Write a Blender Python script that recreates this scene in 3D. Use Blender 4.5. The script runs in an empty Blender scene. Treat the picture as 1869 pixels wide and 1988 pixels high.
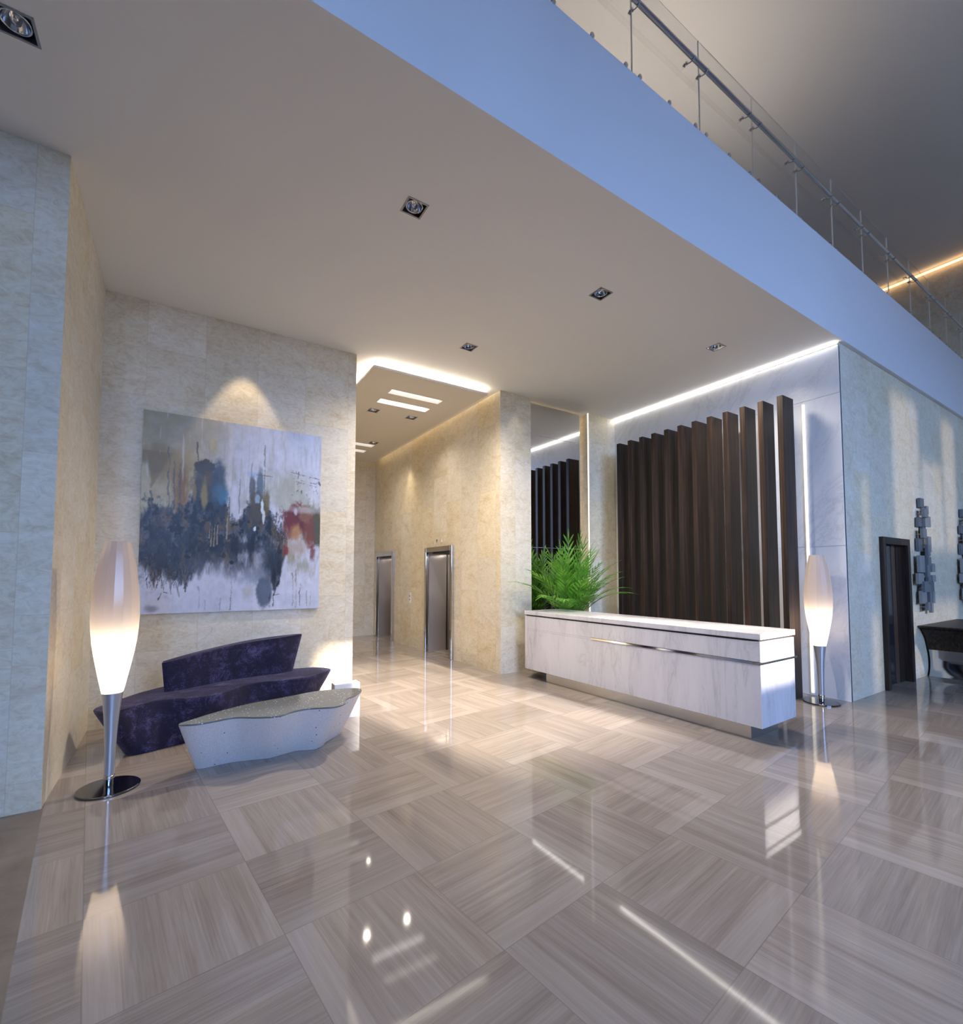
import bpy, bmesh, math, random
import numpy as np
from mathutils import Vector, Matrix
PI = math.pi
rnd = random.Random(7)
SC = bpy.context.scene
COL = SC.collection

# ------------------------------------------------------------------ helpers
def tag(o, label=None, cat=None, group=None, kind=None):
    if label: o['label'] = label
    if cat: o['category'] = cat
    if group: o['group'] = group
    if kind: o['kind'] = kind
    return o
def empty(name, loc, label, cat, group=None, rz=0):
    o = bpy.data.objects.new(name, None); COL.objects.link(o)
    o.location = loc; o.rotation_euler = (0, 0, rz); o.empty_display_size = .1
    return tag(o, label, cat, group)
def obj(name, bm, m, parent=None, smooth=False, recalc=True):
    if recalc: bmesh.ops.recalc_face_normals(bm, faces=bm.faces)
    me = bpy.data.meshes.new(name); bm.to_mesh(me); bm.free()
    ms = m if isinstance(m, (list, tuple)) else [m]
    for k in ms: me.materials.append(k)
    if smooth:
        for p in me.polygons: p.use_smooth = True
        if smooth is not True: me.set_sharp_from_angle(angle=math.radians(smooth))
    o = bpy.data.objects.new(name, me); COL.objects.link(o)
    if parent: o.parent = parent
    return o
def struct(name, bm, m, **k):
    o = obj(name, bm, m, **k); o['kind'] = 'structure'; return o
def box(bm, x0, x1, y0, y1, z0, z1, bevel=0):
    r = bmesh.ops.create_cube(bm, size=1)
    vs = r['verts']
    for v in vs:
        v.co = Vector((x0 if v.co.x < 0 else x1, y0 if v.co.y < 0 else y1, z0 if v.co.z < 0 else z1))
    if bevel:
        es = {e for v in vs for e in v.link_edges}
        bmesh.ops.bevel(bm, geom=list(es), offset=bevel, segments=2, affect='EDGES', profile=.5)
    return bm
def mbox(*a, bevel=0): return box(bmesh.new(), *a, bevel=bevel)
def lathe(bm, prof, n=32, c=(0, 0), closed_top=False, closed_bot=False):
    rings = []
    for r, z in prof:
        rings.append([bm.verts.new((c[0] + r*math.cos(2*PI*i/n), c[1] + r*math.sin(2*PI*i/n), z)) for i in range(n)])
    for a, b in zip(rings, rings[1:]):
        for i in range(n): bm.faces.new((a[i], a[(i+1) % n], b[(i+1) % n], b[i]))
    if closed_bot: bm.faces.new(rings[0][::-1])
    if closed_top: bm.faces.new(rings[-1])
    return bm
def tube(bm, pts, r, n=10, caps=True):
    pts = [Vector(p) for p in pts]; rings = []
    for i, p in enumerate(pts):
        t = (pts[min(i+1, len(pts)-1)] - pts[max(i-1, 0)]).normalized()
        u = t.cross(Vector((0, 0, 1)))
        if u.length < 1e-3: u = Vector((1, 0, 0))
        u.normalize(); w = t.cross(u)
        rr = r[i] if isinstance(r, (list, tuple)) else r
        rings.append([bm.verts.new(p + u*rr*math.cos(2*PI*k/n) + w*rr*math.sin(2*PI*k/n)) for k in range(n)])
    for a, b in zip(rings, rings[1:]):
        for k in range(n): bm.faces.new((a[k], a[(k+1) % n], b[(k+1) % n], b[k]))
    if caps: bm.faces.new(rings[0][::-1]); bm.faces.new(rings[-1])
    return bm
def disc_y(bm, x, y0, y1, z, r, n=20):       # short cylinder whose axis runs along y
    a = [bm.verts.new((x + r*math.cos(2*PI*i/n), y0, z + r*math.sin(2*PI*i/n))) for i in range(n)]
    b = [bm.verts.new((x + r*math.cos(2*PI*i/n), y1, z + r*math.sin(2*PI*i/n))) for i in range(n)]
    for i in range(n): bm.faces.new((a[i], a[(i+1) % n], b[(i+1) % n], b[i]))
    bm.faces.new(a[::-1]); bm.faces.new(b)
    return bm
def holed(bm, u0, u1, v0, v1, holes, place):
    """rectangle with rectangular holes; place(u,v) -> xyz. holes: (u0,u1,v0,v1)"""
    us = sorted({u0, u1} | {h[0] for h in holes} | {h[1] for h in holes})
    vs = sorted({v0, v1} | {h[2] for h in holes} | {h[3] for h in holes})
    us = [u for u in us if u0 <= u <= u1]; vs = [v for v in vs if v0 <= v <= v1]
    g = {}
    def V(i, j):
        if (i, j) not in g: g[i, j] = bm.verts.new(place(us[i], vs[j]))
        return g[i, j]
    for i in range(len(us)-1):
        for j in range(len(vs)-1):
            cu, cv = (us[i]+us[i+1])/2, (vs[j]+vs[j+1])/2
            if any(h[0] < cu < h[1] and h[2] < cv < h[3] for h in holes): continue
            bm.faces.new((V(i, j), V(i+1, j), V(i+1, j+1), V(i, j+1)))
    return bm

# ------------------------------------------------------------------ material helpers
class NT:
    def __init__(s, name):
        s.m = bpy.data.materials.new(name); s.m.use_nodes = True
        s.t = s.m.node_tree; s.n = s.t.nodes; s.l = s.t.links
        s.b = s.n['Principled BSDF']; s.out = s.n['Material Output']
    def new(s, typ, **k):
        nd = s.n.new(typ)
        for a, v in k.items(): setattr(nd, a, v)
        return nd
    def _in(s, sock, v):
        if v is None: return
        if hasattr(v, 'is_output'): s.l.new(v, sock)
        else: sock.default_value = v
    def math(s, op, a, b=None, c=None, clamp=False):
        nd = s.new('ShaderNodeMath', operation=op); nd.use_clamp = clamp
        s._in(nd.inputs[0], a); s._in(nd.inputs[1], b); s._in(nd.inputs[2], c)
        return nd.outputs[0]
    def mix(s, f, a, b, blend='MIX'):
        nd = s.new('ShaderNodeMix', data_type='RGBA', blend_type=blend)
        s._in(nd.inputs[0], f); s._in(nd.inputs[6], a); s._in(nd.inputs[7], b)
        return nd.outputs[2]
    def sep(s, v):
        nd = s.new('ShaderNodeSeparateXYZ'); s.l.new(v, nd.inputs[0]); return nd.outputs
    def comb(s, x, y, z):
        nd = s.new('ShaderNodeCombineXYZ')
        for i, v in enumerate((x, y, z)): s._in(nd.inputs[i], v)
        return nd.outputs[0]
    def noise(s, vec, scale, detail=4, rough=.5, dist=0):
        nd = s.new('ShaderNodeTexNoise')
        if vec is not None: s.l.new(vec, nd.inputs['Vector'])
        nd.inputs['Scale'].default_value = scale; nd.inputs['Detail'].default_value = detail
        nd.inputs['Roughness'].default_value = rough; nd.inputs['Distortion'].default_value = dist
        return nd.outputs[0]
    def ramp(s, f, stops):
        nd = s.new('ShaderNodeValToRGB'); s.l.new(f, nd.inputs[0])
        e = nd.color_ramp.elements
        while len(e) < len(stops): e.new(.5)
        for i, (p, c) in enumerate(stops):
            e[i].position = p; e[i].color = c if len(c) == 4 else (*c, 1)
        return nd.outputs[0]
    def white(s, v):
        nd = s.new('ShaderNodeTexWhiteNoise', noise_dimensions='3D'); s.l.new(v, nd.inputs['Vector'])
        return nd.outputs[0]
    def pos(s): return s.new('ShaderNodeNewGeometry').outputs['Position']
    def nrm(s): return s.new('ShaderNodeNewGeometry').outputs['True Normal']
    def bump(s, h, strength=.2, dist=.01):
        nd = s.new('ShaderNodeBump'); nd.inputs['Strength'].default_value = strength
        nd.inputs['Distance'].default_value = dist
        s.l.new(h, nd.inputs['Height']); s.l.new(nd.outputs[0], s.b.inputs['Normal'])
    def set(s, **k):
        for a, v in k.items():
            s._in(s.b.inputs[a.replace('_', ' ')], v)
        return s
def plain(name, col, rough=.5, metal=0, **k):
    t = NT(name); t.set(Base_Color=(*col, 1), Roughness=rough, Metallic=metal)
    for a, v in k.items(): t._in(t.b.inputs[a.replace('_', ' ')], v)
    return t.m
def emit(name, col, s):
    t = NT(name); t.set(Base_Color=(0, 0, 0, 1), Emission_Color=(*col, 1), Emission_Strength=s, Roughness=.9)
    return t.m

def make_travertine():
    t = NT('travertine'); P = t.pos(); x, y, z = t.sep(P)
    nx, ny, nz = t.sep(t.nrm())
    u = t.math('ADD', t.math('MULTIPLY', x, t.math('ROUND', t.math('ABSOLUTE', ny))),
               t.math('MULTIPLY', y, t.math('ROUND', t.math('ABSOLUTE', nx))))
    u = t.math('ADD', u, .37)
    uc = t.math('DIVIDE', u, .57); ui = t.math('FLOOR', uc)
    par = t.math('MODULO', t.math('ABSOLUTE', ui), 2)
    vc = t.math('DIVIDE', t.math('ADD', t.math('ADD', z, .37), t.math('MULTIPLY', par, .57)), 1.14)
    vi = t.math('FLOOR', vc)
    wn = t.new('ShaderNodeTexWhiteNoise', noise_dimensions='3D')
    t.l.new(t.comb(ui, vi, t.math('ROUND', t.math('MULTIPLY', nx, 3))), wn.inputs['Vector'])
    tv, tc = wn.outputs[0], wn.outputs[1]
    off = t.new('ShaderNodeVectorMath', operation='MULTIPLY_ADD')
    t.l.new(tc, off.inputs[0]); off.inputs[1].default_value = (9, 9, 9); t.l.new(t.comb(u, 0, t.math('MULTIPLY', z, 1.7)), off.inputs[2])
    Q = off.outputs[0]
    big = t.noise(Q, 2.2, 5, .6, 1.2)
    fine = t.noise(Q, 9, 8, .65, 2.0)
    c = t.ramp(big, [(.30, (.58, .47, .29)), (.47, (.73, .64, .47)), (.66, (.80, .745, .61))])
    c2 = t.ramp(fine, [(.32, (.55, .44, .28)), (.5, (.745, .665, .505)), (.66, (.84, .805, .67))])
    c = t.mix(.5, c, c2)
    # little pits
    pit = t.ramp(t.noise(Q, 46, 3, .7, 1.0), [(.60, (0, 0, 0)), (.70, (1, 1, 1))])
    pm = t.math('MULTIPLY', pit, t.ramp(t.noise(Q, 4, 3, .6, .5), [(.5, (0, 0, 0)), (.62, (1, 1, 1))]))
    c = t.mix(t.math('MULTIPLY', pm, .35), c, (.30, .25, .17, 1))
    val = t.math('MULTIPLY_ADD', tv, .10, .97)
    hs = t.new('ShaderNodeHueSaturation'); t.l.new(c, hs.inputs['Color']); t.l.new(val, hs.inputs['Value'])
    t.l.new(t.math('MULTIPLY_ADD', t.white(t.comb(vi, ui, 4.0)), .4, .75), hs.inputs['Saturation'])
    c = hs.outputs[0]
    fu = t.math('FRACT', uc); fv = t.math('FRACT', vc)
    du = t.math('MULTIPLY', t.math('MINIMUM', fu, t.math('SUBTRACT', 1, fu)), .57)
    dv = t.math('MULTIPLY', t.math('MINIMUM', fv, t.math('SUBTRACT', 1, fv)), 1.14)
    j = t.math('LESS_THAN', t.math('MINIMUM', du, dv), .0022)
    c = t.mix(t.math('MULTIPLY', j, .35), c, (.45, .40, .32, 1))
    t.set(Base_Color=c, Roughness=.42); t.b.inputs['Specular IOR Level'].default_value = .35
    t.bump(t.math('SUBTRACT', fine, t.math('MULTIPLY', pm, .5)), .12, .01)
    return t.m

def make_floor():
    t = NT('vein_cut_floor'); x, y, z = t.sep(t.pos())
    a = math.radians(7.069); ca, sa = math.cos(a), math.sin(a)
    X = t.math('ADD', t.math('MULTIPLY', x, ca), t.math('MULTIPLY', y, sa))
    Y = t.math('SUBTRACT', t.math('MULTIPLY', y, ca), t.math('MULTIPLY', x, sa))
    S = .7
    uc = t.math('DIVIDE', t.math('SUBTRACT', X, .03), S); vc = t.math('DIVIDE', t.math('SUBTRACT', Y, .155), S)
    ui, vi = t.math('FLOOR', uc), t.math('FLOOR', vc)
    fu, fv = t.math('FRACT', uc), t.math('FRACT', vc)
    par = t.math('ROUND', t.math('MULTIPLY', t.math('FRACT', t.math('MULTIPLY', t.math('ADD', t.math('ADD', ui, vi), 40.0), .5)), 2))
    # par=1 -> grain along Y', else along X'
    al = t.math('ADD', t.math('MULTIPLY', Y, par), t.math('MULTIPLY', X, t.math('SUBTRACT', 1, par)))
    ac = t.math('ADD', t.math('MULTIPLY', X, par), t.math('MULTIPLY', Y, t.math('SUBTRACT', 1, par)))
    fac = t.math('ADD', t.math('MULTIPLY', fu, par), t.math('MULTIPLY', fv, t.math('SUBTRACT', 1, par)))
    rn = t.white(t.comb(ui, vi, 1.0))
    Q = t.comb(t.math('MULTIPLY', al, .55), t.math('MULTIPLY', ac, 9.0), t.math('MULTIPLY', rn, 30))
    g1 = t.noise(Q, 1.6, 6, .6, .7)
    Q2 = t.comb(t.math('MULTIPLY', al, 1.2), t.math('MULTIPLY', ac, 40.0), t.math('MULTIPLY', rn, 50))
    g2 = t.noise(Q2, 1.6, 4, .6, .8)
    c = t.ramp(g1, [(.25, (.30, .245, .205)), (.45, (.40, .335, .285)), (.62, (.47, .405, .355)), (.8, (.57, .51, .46))])
    c = t.mix(.35, c, t.ramp(g2, [(.3, (.27, .22, .185)), (.5, (.43, .37, .325)), (.72, (.58, .52, .47))]))
    # long lighter plank on each tile's edge
    pl = t.math('LESS_THAN', fac, .17)
    c = t.mix(t.math('MULTIPLY', pl, .30), c, (.62, .55, .50, 1))
    hs = t.new('ShaderNodeHueSaturation'); t.l.new(c, hs.inputs['Color'])
    t.l.new(t.math('MULTIPLY_ADD', rn, .18, .62), hs.inputs['Value']); c = hs.outputs[0]
    du = t.math('MINIMUM', fu, t.math('SUBTRACT', 1, fu)); dv = t.math('MINIMUM', fv, t.math('SUBTRACT', 1, fv))
    j = t.math('LESS_THAN', t.math('MINIMUM', du, dv), .0035)
    c = t.mix(t.math('MULTIPLY', j, .6), c, (.20, .17, .15, 1))
    # border strip and dark stone beyond it
    bl = t.math('LESS_THAN', X, -.193)
    mott = t.ramp(t.noise(t.pos(), 3.0, 6, .65, .6), [(.3, (.15, .115, .085)), (.7, (.27, .22, .17))])
    c = t.mix(bl, c, mott)
    t.set(Base_Color=c)
    t.l.new(t.math('MULTIPLY_ADD', bl, .35, .05), t.b.inputs['Roughness'])
    t.b.inputs['Specular IOR Level'].default_value = .5
    t.bump(t.math('MULTIPLY', j, -1.0), .25, .003)
    return t.m

def make_marble(name, base, vein, desk=False, rough=.25):
    t = NT(name); x, y, z = t.sep(t.pos())
    if desk: Q = t.comb(t.math('MULTIPLY', x, 2.2), t.math('MULTIPLY', y, 2.2), t.math('ADD', t.math('MULTIPLY', z, .45), t.math('MULTIPLY', y, .25)))
    else: Q = t.comb(x, t.math('ADD', y, t.math('MULTIPLY', z, .5)), t.math('MULTIPLY', z, .5))
    n1 = t.noise(Q, 1.5, 8, .68, .9)
    v = t.math('ABSOLUTE', t.math('SUBTRACT', n1, .5))
    vm = t.ramp(v, [(.0, (1, 1, 1)), (.02, (.25, .25, .25)), (.07, (0, 0, 0))])
    soft = t.ramp(t.noise(Q, 1.0, 6, .6, .6), [(.38, (0, 0, 0)), (.68, (1, 1, 1))])
    c = t.mix(t.math('MULTIPLY', soft, .32), (*base, 1), (*vein, 1))
    c = t.mix(t.math('MULTIPLY', vm, t.math('MULTIPLY_ADD', soft, 0.45 if desk else .35, .05 if desk else .02)), c, (*[k*.6 for k in vein], 1))
    f = t.noise(t.comb(t.math('MULTIPLY', x, 30), t.math('MULTIPLY', y, 30), t.math('MULTIPLY', z, 6 if desk else 30)), 1, 3, .6)
    c = t.mix(t.math('MULTIPLY', f, .12), c, (*vein, 1))
    t.set(Base_Color=c, Roughness=rough)
    return t.m

def make_ebony():
    t = NT('ebony_wood'); x, y, z = t.sep(t.pos())
    Q = t.comb(x, t.math('MULTIPLY', y, 1.3), t.math('MULTIPLY', z, .02))
    g = t.noise(Q, 34, 3, .55, .15)
    g2 = t.noise(Q, 130, 2, .6, .1)
    c = t.ramp(g, [(.36, (.006, .005, .0045)), (.50, (.026, .018, .014)), (.60, (.055, .028, .017)), (.72, (.16, .07, .028))])
    c = t.mix(.4, c, t.ramp(g2, [(.38, (.012, .010, .009)), (.66, (.075, .046, .034))]))
    t.set(Base_Color=c, Roughness=.45); t.b.inputs['Specular IOR Level'].default_value = .3
    return t.m

def make_velvet():
    t = NT('navy_velvet'); P = t.pos()
    n = t.noise(P, 6, 9, .82, .5)
    w = t.noise(t.comb(*[t.math('MULTIPLY', k, m) for k, m in zip(t.sep(P), (60, 60, 160))]), 1, 2, .5)
    f = t.math('ADD', t.math('MULTIPLY', n, .8), t.math('MULTIPLY', w, .2))
    c = t.ramp(f, [(.43, (.002, .0015, .016)), (.51, (.006, .005, .036)), (.58, (.045, .038, .11)), (.70, (.15, .13, .23))])
    t.set(Base_Color=c, Roughness=.85)
    t.b.inputs['Sheen Weight'].default_value = .12; t.b.inputs['Sheen Tint'].default_value = (.6, .55, .85, 1)
    t.bump(f, .4, .01)
    return t.m

def make_glitter():
    t = NT('glitter_composite'); P = t.pos()
    v = t.new('ShaderNodeTexVoronoi'); t.l.new(P, v.inputs['Vector']); v.inputs['Scale'].default_value = 26
    chips = t.math('LESS_THAN', v.outputs['Distance'], .14)
    sel = t.math('GREATER_THAN', t.sep(v.outputs['Color'])[0], .55)
    chips = t.math('MULTIPLY', chips, sel)
    n = t.noise(P, 160, 2, .6)
    c = t.ramp(n, [(.35, (.70, .68, .68)), (.55, (.84, .82, .81)), (.75, (.95, .94, .94))])
    v2 = t.new('ShaderNodeTexVoronoi'); t.l.new(P, v2.inputs['Vector']); v2.inputs['Scale'].default_value = 19
    dark = t.math('MULTIPLY', t.math('LESS_THAN', v2.outputs['Distance'], .11), t.math('GREATER_THAN', t.sep(v2.outputs['Color'])[1], .62))
    c = t.mix(chips, c, (.98, .98, .98, 1)); c = t.mix(dark, c, (.03, .03, .035, 1))
    t.set(Base_Color=c, Metallic=.0)
    t.l.new(t.math('SUBTRACT', .42, t.math('MULTIPLY', chips, .3)), t.b.inputs['Roughness'])
    t.bump(t.math('ADD', n, t.math('MULTIPLY', chips, 2)), .5, .004)
    return t.m
def make_smoked_top():
    t = NT('smoked_glass_top'); P = t.pos()
    v = t.new('ShaderNodeTexVoronoi'); t.l.new(P, v.inputs['Vector']); v.inputs['Scale'].default_value = 40
    chips = t.math('MULTIPLY', t.math('LESS_THAN', v.outputs['Distance'], .17), t.math('GREATER_THAN', t.sep(v.outputs['Color'])[0], .45))
    c = t.mix(chips, (.17, .18, .175, 1), (.95, .95, .95, 1))
    t.set(Base_Color=c, Roughness=.12)
    return t.m

def make_shade():
    t = NT('frosted_glass_shade')
    z = t.sep(t.pos())[2]
    tr = t.new('ShaderNodeBsdfTranslucent'); tr.inputs[0].default_value = (.90, .80, .72, 1)
    df = t.new('ShaderNodeBsdfDiffuse'); df.inputs[0].default_value = (.74, .64, .58, 1)
    gl = t.new('ShaderNodeBsdfGlossy'); gl.inputs[0].default_value = (1, 1, 1, 1); gl.inputs[1].default_value = .15
    m1 = t.new('ShaderNodeMixShader'); m1.inputs[0].default_value = .55
    t.l.new(tr.outputs[0], m1.inputs[2]); t.l.new(df.outputs[0], m1.inputs[1])
    m2 = t.new('ShaderNodeMixShader'); m2.inputs[0].default_value = .06
    t.l.new(m1.outputs[0], m2.inputs[1]); t.l.new(gl.outputs[0], m2.inputs[2])
    t.l.new(m2.outputs[0], t.out.inputs[0]); t.n.remove(t.b)
    return t.m
def make_glass():
    t = NT('clear_glass')
    tr = t.new('ShaderNodeBsdfTransparent'); tr.inputs[0].default_value = (.99, .995, .99, 1)
    gl = t.new('ShaderNodeBsdfGlossy'); gl.inputs[1].default_value = .02
    fr = t.new('ShaderNodeFresnel'); fr.inputs[0].default_value = 1.45
    m = t.new('ShaderNodeMixShader'); t.l.new(t.math('MULTIPLY', fr.outputs[0], .22), m.inputs[0])
    t.l.new(tr.outputs[0], m.inputs[1]); t.l.new(gl.outputs[0], m.inputs[2])
    t.l.new(m.outputs[0], t.out.inputs[0]); t.n.remove(t.b)
    return t.m
def make_brushed():
    t = NT('brushed_steel'); x, y, z = t.sep(t.pos())
    n = t.noise(t.comb(t.math('MULTIPLY', x, 60), t.math('MULTIPLY', y, 60), t.math('MULTIPLY', z, .6)), 1, 3, .6)
    t.set(Base_Color=(.46, .42, .40, 1), Metallic=.55)
    t.l.new(t.math('MULTIPLY_ADD', n, .1, .14), t.b.inputs['Roughness'])
    w = t.noise(t.comb(t.math('MULTIPLY', x, 1.5), y, t.math('MULTIPLY', z, 1.2)), 1.2, 1, .5)
    t.bump(w, .5, .12)
    return t.m
def make_leaf():
    t = NT('palm_leaf'); n = t.noise(t.pos(), 6, 3, .6)
    c = t.ramp(n, [(.3, (.07, .22, .02)), (.55, (.17, .44, .05)), (.75, (.36, .62, .11))])
    tr = t.new('ShaderNodeBsdfTranslucent'); t.l.new(c, tr.inputs[0])
    t.set(Base_Color=c, Roughness=.4)
    m = t.new('ShaderNodeMixShader'); m.inputs[0].default_value = .3
    t.l.new(t.b.outputs[0], m.inputs[1]); t.l.new(tr.outputs[0], m.inputs[2]); t.l.new(m.outputs[0], t.out.inputs[0])
    return t.m

def make_sun_dim():
    t = NT('sun_dim_sheet'); tr = t.new('ShaderNodeBsdfTransparent'); tr.inputs[0].default_value = (.23, .23, .235, 1)
    t.l.new(tr.outputs[0], t.out.inputs[0]); t.n.remove(t.b); return t.m
M = dict(sun_dim=make_sun_dim(),
    trav=make_travertine(), floor=make_floor(),
    paint=plain('ceiling_plaster', (.84, .83, .82), .75),
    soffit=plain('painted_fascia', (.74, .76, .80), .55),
    marble=make_marble('wall_marble', (.92, .925, .93), (.66, .68, .72), False, .22),
    desk=make_marble('desk_marble', (.74, .74, .78), (.42, .41, .46), True, .18),
    ebony=make_ebony(), velvet=make_velvet(), glitter=make_glitter(), smoked=make_smoked_top(),
    shade=make_shade(), glass=make_glass(), brushed=make_brushed(), leaf=make_leaf(),
    chrome=plain('chrome', (.62, .63, .66), .08, 1),
    dchrome=plain('dark_chrome', (.16, .17, .19), .12, 1),
    satin=plain('satin_steel', (.62, .63, .66), .25, 1),
    mirror=plain('mirror_glass', (.80, .80, .80), .0, 1),
    black=plain('black_lacquer', (.012, .012, .013), .35),
    white=plain('white_lacquer', (.85, .85, .84), .4),
    fixture=plain('grey_fixture_metal', (.30, .30, .33), .35, .6),
    groove=plain('black_joint', (.02, .02, .022), .5),
    lens=plain('lamp_lens', (.75, .70, .62), .12, .9),
    pot=plain('pot_ceramic', (.10, .10, .10), .4), stem=plain('palm_stem', (.14, .22, .05), .5),
    soil=plain('potting_soil', (.03, .02, .015), .9),
    frame=plain('window_frame_metal', (.08, .08, .09), .4, .5),
    outside=plain('facade_plaster', (.12, .12, .13), .8),
    dglass=plain('dark_door_glass', (.02, .022, .028), .12),
    tube=plain('frosted_stem_glass', (.50, .52, .57), .3, .6),
)
LED_W = emit('led_white', (1.0, .93, .84), 1.5)
LED_C = emit('led_warm', (1.0, .78, .50), 4)
LED_B = emit('led_bright', (1.0, .88, .72), 85)

WY = -10.0
HZ = 4.717            # lobby ceiling height
TZ = 5.92             # top of the balcony slab
UZ = 8.97             # upper ceiling
SY = 2.5              # balcony face

# ------------------------------------------------------------------ floor and ceilings
bm = bmesh.new(); holed(bm, -12, 15, WY, 14.2, [], lambda u, v: (u, v, 0)); box(bm, -12, 15, WY, 14.2, -.2, -.001)
struct('floor', bm, M['floor'])

SQ = .0925
spots_main = [(-.86, 3.515), (1.587, 3.515), (3.827, 3.515), (6.061, 3.515), (3.234, 5.342)]
bm = bmesh.new()
holes = [(x-SQ, x+SQ, y-SQ, y+SQ) for x, y in spots_main]
holed(bm, -12, 15, SY, 14.2, holes, lambda u, v: (u, v, HZ))
struct('ceiling', bm, M['paint'], recalc=False)
# slab body with the blue-lit fascia: a face on y = 2.5 and the top
bm = bmesh.new()
holed(bm, -12, 15, HZ, TZ, [], lambda u, v: (u, SY, v))
struct('trim_1', bm, M['soffit'])
bm = mbox(-12, 15, SY+.004, 14.2, TZ-.06, TZ)
struct('floor_upper', bm, M['paint'])
bm = mbox(-12, 15.3, WY-.2, 14.2, UZ, UZ+.15)
struct('ceiling_upper', bm, M['paint'])

# ------------------------------------------------------------------ walls
struct('wall_left', mbox(-12, -.757, 4.442, 14.2, 0, HZ-.001), M['trav'])
bm = mbox(-.757, 2.02, 6.385, 14.2, 0, HZ-.001)
struct('wall_back', bm, M['trav'])
struct('wall_far', mbox(2.02, 4.45, 12.28, 12.5, 0, HZ-.001), M['trav'])
struct('wall_left_upper', mbox(-12.2, -12, WY-.2, 14.2, 0, UZ), M['outside'])
struct('wall_back_upper', mbox(-12, 15, 14.2, 14.4, 0, UZ), M['trav'])
# corridor wall with two lift openings (1.06 m wide) and the column at its end
E1 = (7.96, 9.0); E2 = (10.93, 11.97); EZ = 2.09
bm = bmesh.new()
holed(bm, 6.33, 12.5, 0, HZ-.001, [(E1[0], E1[1], 0, EZ), (E2[0], E2[1], 0, EZ)], lambda u, v: (4.45, u, v))
struct('wall_corridor', bm, M['trav'])
bm = mbox(4.452, 5.10, 6.33, 7.2, 0, HZ-.001)
struct('wall_column', bm, M['trav'])
struct('wall_pilaster', mbox(6.52, 7.30, 6.345, 7.2, 0, HZ-.001), M['trav'])
struct('wall_recess', mbox(5.10, 6.52, 6.62, 7.2, 0, HZ-.001), M['trav'])
# right wall: travertine facing the hall, door opening 8.50-9.40
bm = bmesh.new()
holed(bm, 7.275, 15, 0, HZ-.001, [(8.50, 9.42, 0, 2.08)], lambda u, v: (u, 2.55, v))
struct('wall_right', bm, M['trav'])
struct('wall_right_upper', mbox(15, 15.25, WY-.2, 14.2, 0, UZ), M['trav'])
# marble cladding panels on the reception wall
bm = bmesh.new()
for z0, z1 in ((0, 2.0), (2.006, 4.030), (4.036, 4.665)):
    box(bm, 7.26, 7.30, 2.55, 6.344, z0, z1)
box(bm, 7.272, 7.30, 2.56, 6.344, 0, 4.68)
struct('wall_reception', bm, M['marble'])

# unseen window wall behind the viewpoint, openings shaped to place the sun patches
AZ, EL = -.20, .29      # sun direction (AZ,1,-EL)
WY = -10.0
win = [(4.90, 7.10, 3.84, 5.36), (7.16, 8.0, 4.20, 5.36),
       (10.53, 10.86, 3.64, 4.74), (10.40, 10.60, 5.39, 6.64), (11.6, 12.85, 5.69, 8.14), (12.90, 14.05, 5.69, 7.24), (14.1, 14.9, 5.69, 8.14),
       (12.1, 14.6, 3.64, 4.84), (-2.6, .4, 2.2, 8.2), (.8, 4.0, 2.2, 8.2)]
bm = bmesh.new()
holed(bm, -12, 15.2, 0, UZ, win, lambda u, v: (u, WY, v))
holed(bm, -12, 15.2, 0, UZ, win, lambda u, v: (u, WY-.15, v))
for h in win:
    for a, b in (((h[0], h[2]), (h[0], h[3])), ((h[1], h[2]), (h[1], h[3])), ((h[0], h[2]), (h[1], h[2])), ((h[0], h[3]), (h[1], h[3]))):
        bm.faces.new([bm.verts.new(p) for p in ((a[0], WY, a[1]), (b[0], WY, b[1]), (b[0], WY-.15, b[1]), (a[0], WY-.15, a[1]))])
struct('wall_window', bm, M['outside'])
for i, h in enumerate(win):
    bm = bmesh.new(); w = .02
    box(bm, h[0], h[1], WY-.10, WY-.06, h[2], h[2]+w); box(bm, h[0], h[1], WY-.10, WY-.06, h[3]-w, h[3])
    box(bm, h[0], h[0]+w, WY-.10, WY-.06, h[2]+w, h[3]-w); box(bm, h[1]-w, h[1], WY-.10, WY-.06, h[2]+w, h[3]-w)
    wf = struct('window_%d' % (i+1), bm, M['frame'])
    if h[0] > 9: obj('dim_sheet', mbox(h[0]+w, h[1]-w, WY-.085, WY-.075, h[2]+w, h[3]-w), M['sun_dim'], wf)  # dark sheets added to dim the sun through the right openings

# unseen block added outside to keep low sun off the left windows
bm = bmesh.new(); box(bm, -4.0, 12.4, -54, -50, -.3, 21.5)
struct('sun_blocker', bm, M['outside'])
bm = bmesh.new(); holed(bm, -90, 90, -120, WY-.2, [], lambda u, v: (u, v, -.25))
struct('ground', bm, plain('asphalt', (.06, .06, .06), .9))
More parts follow.
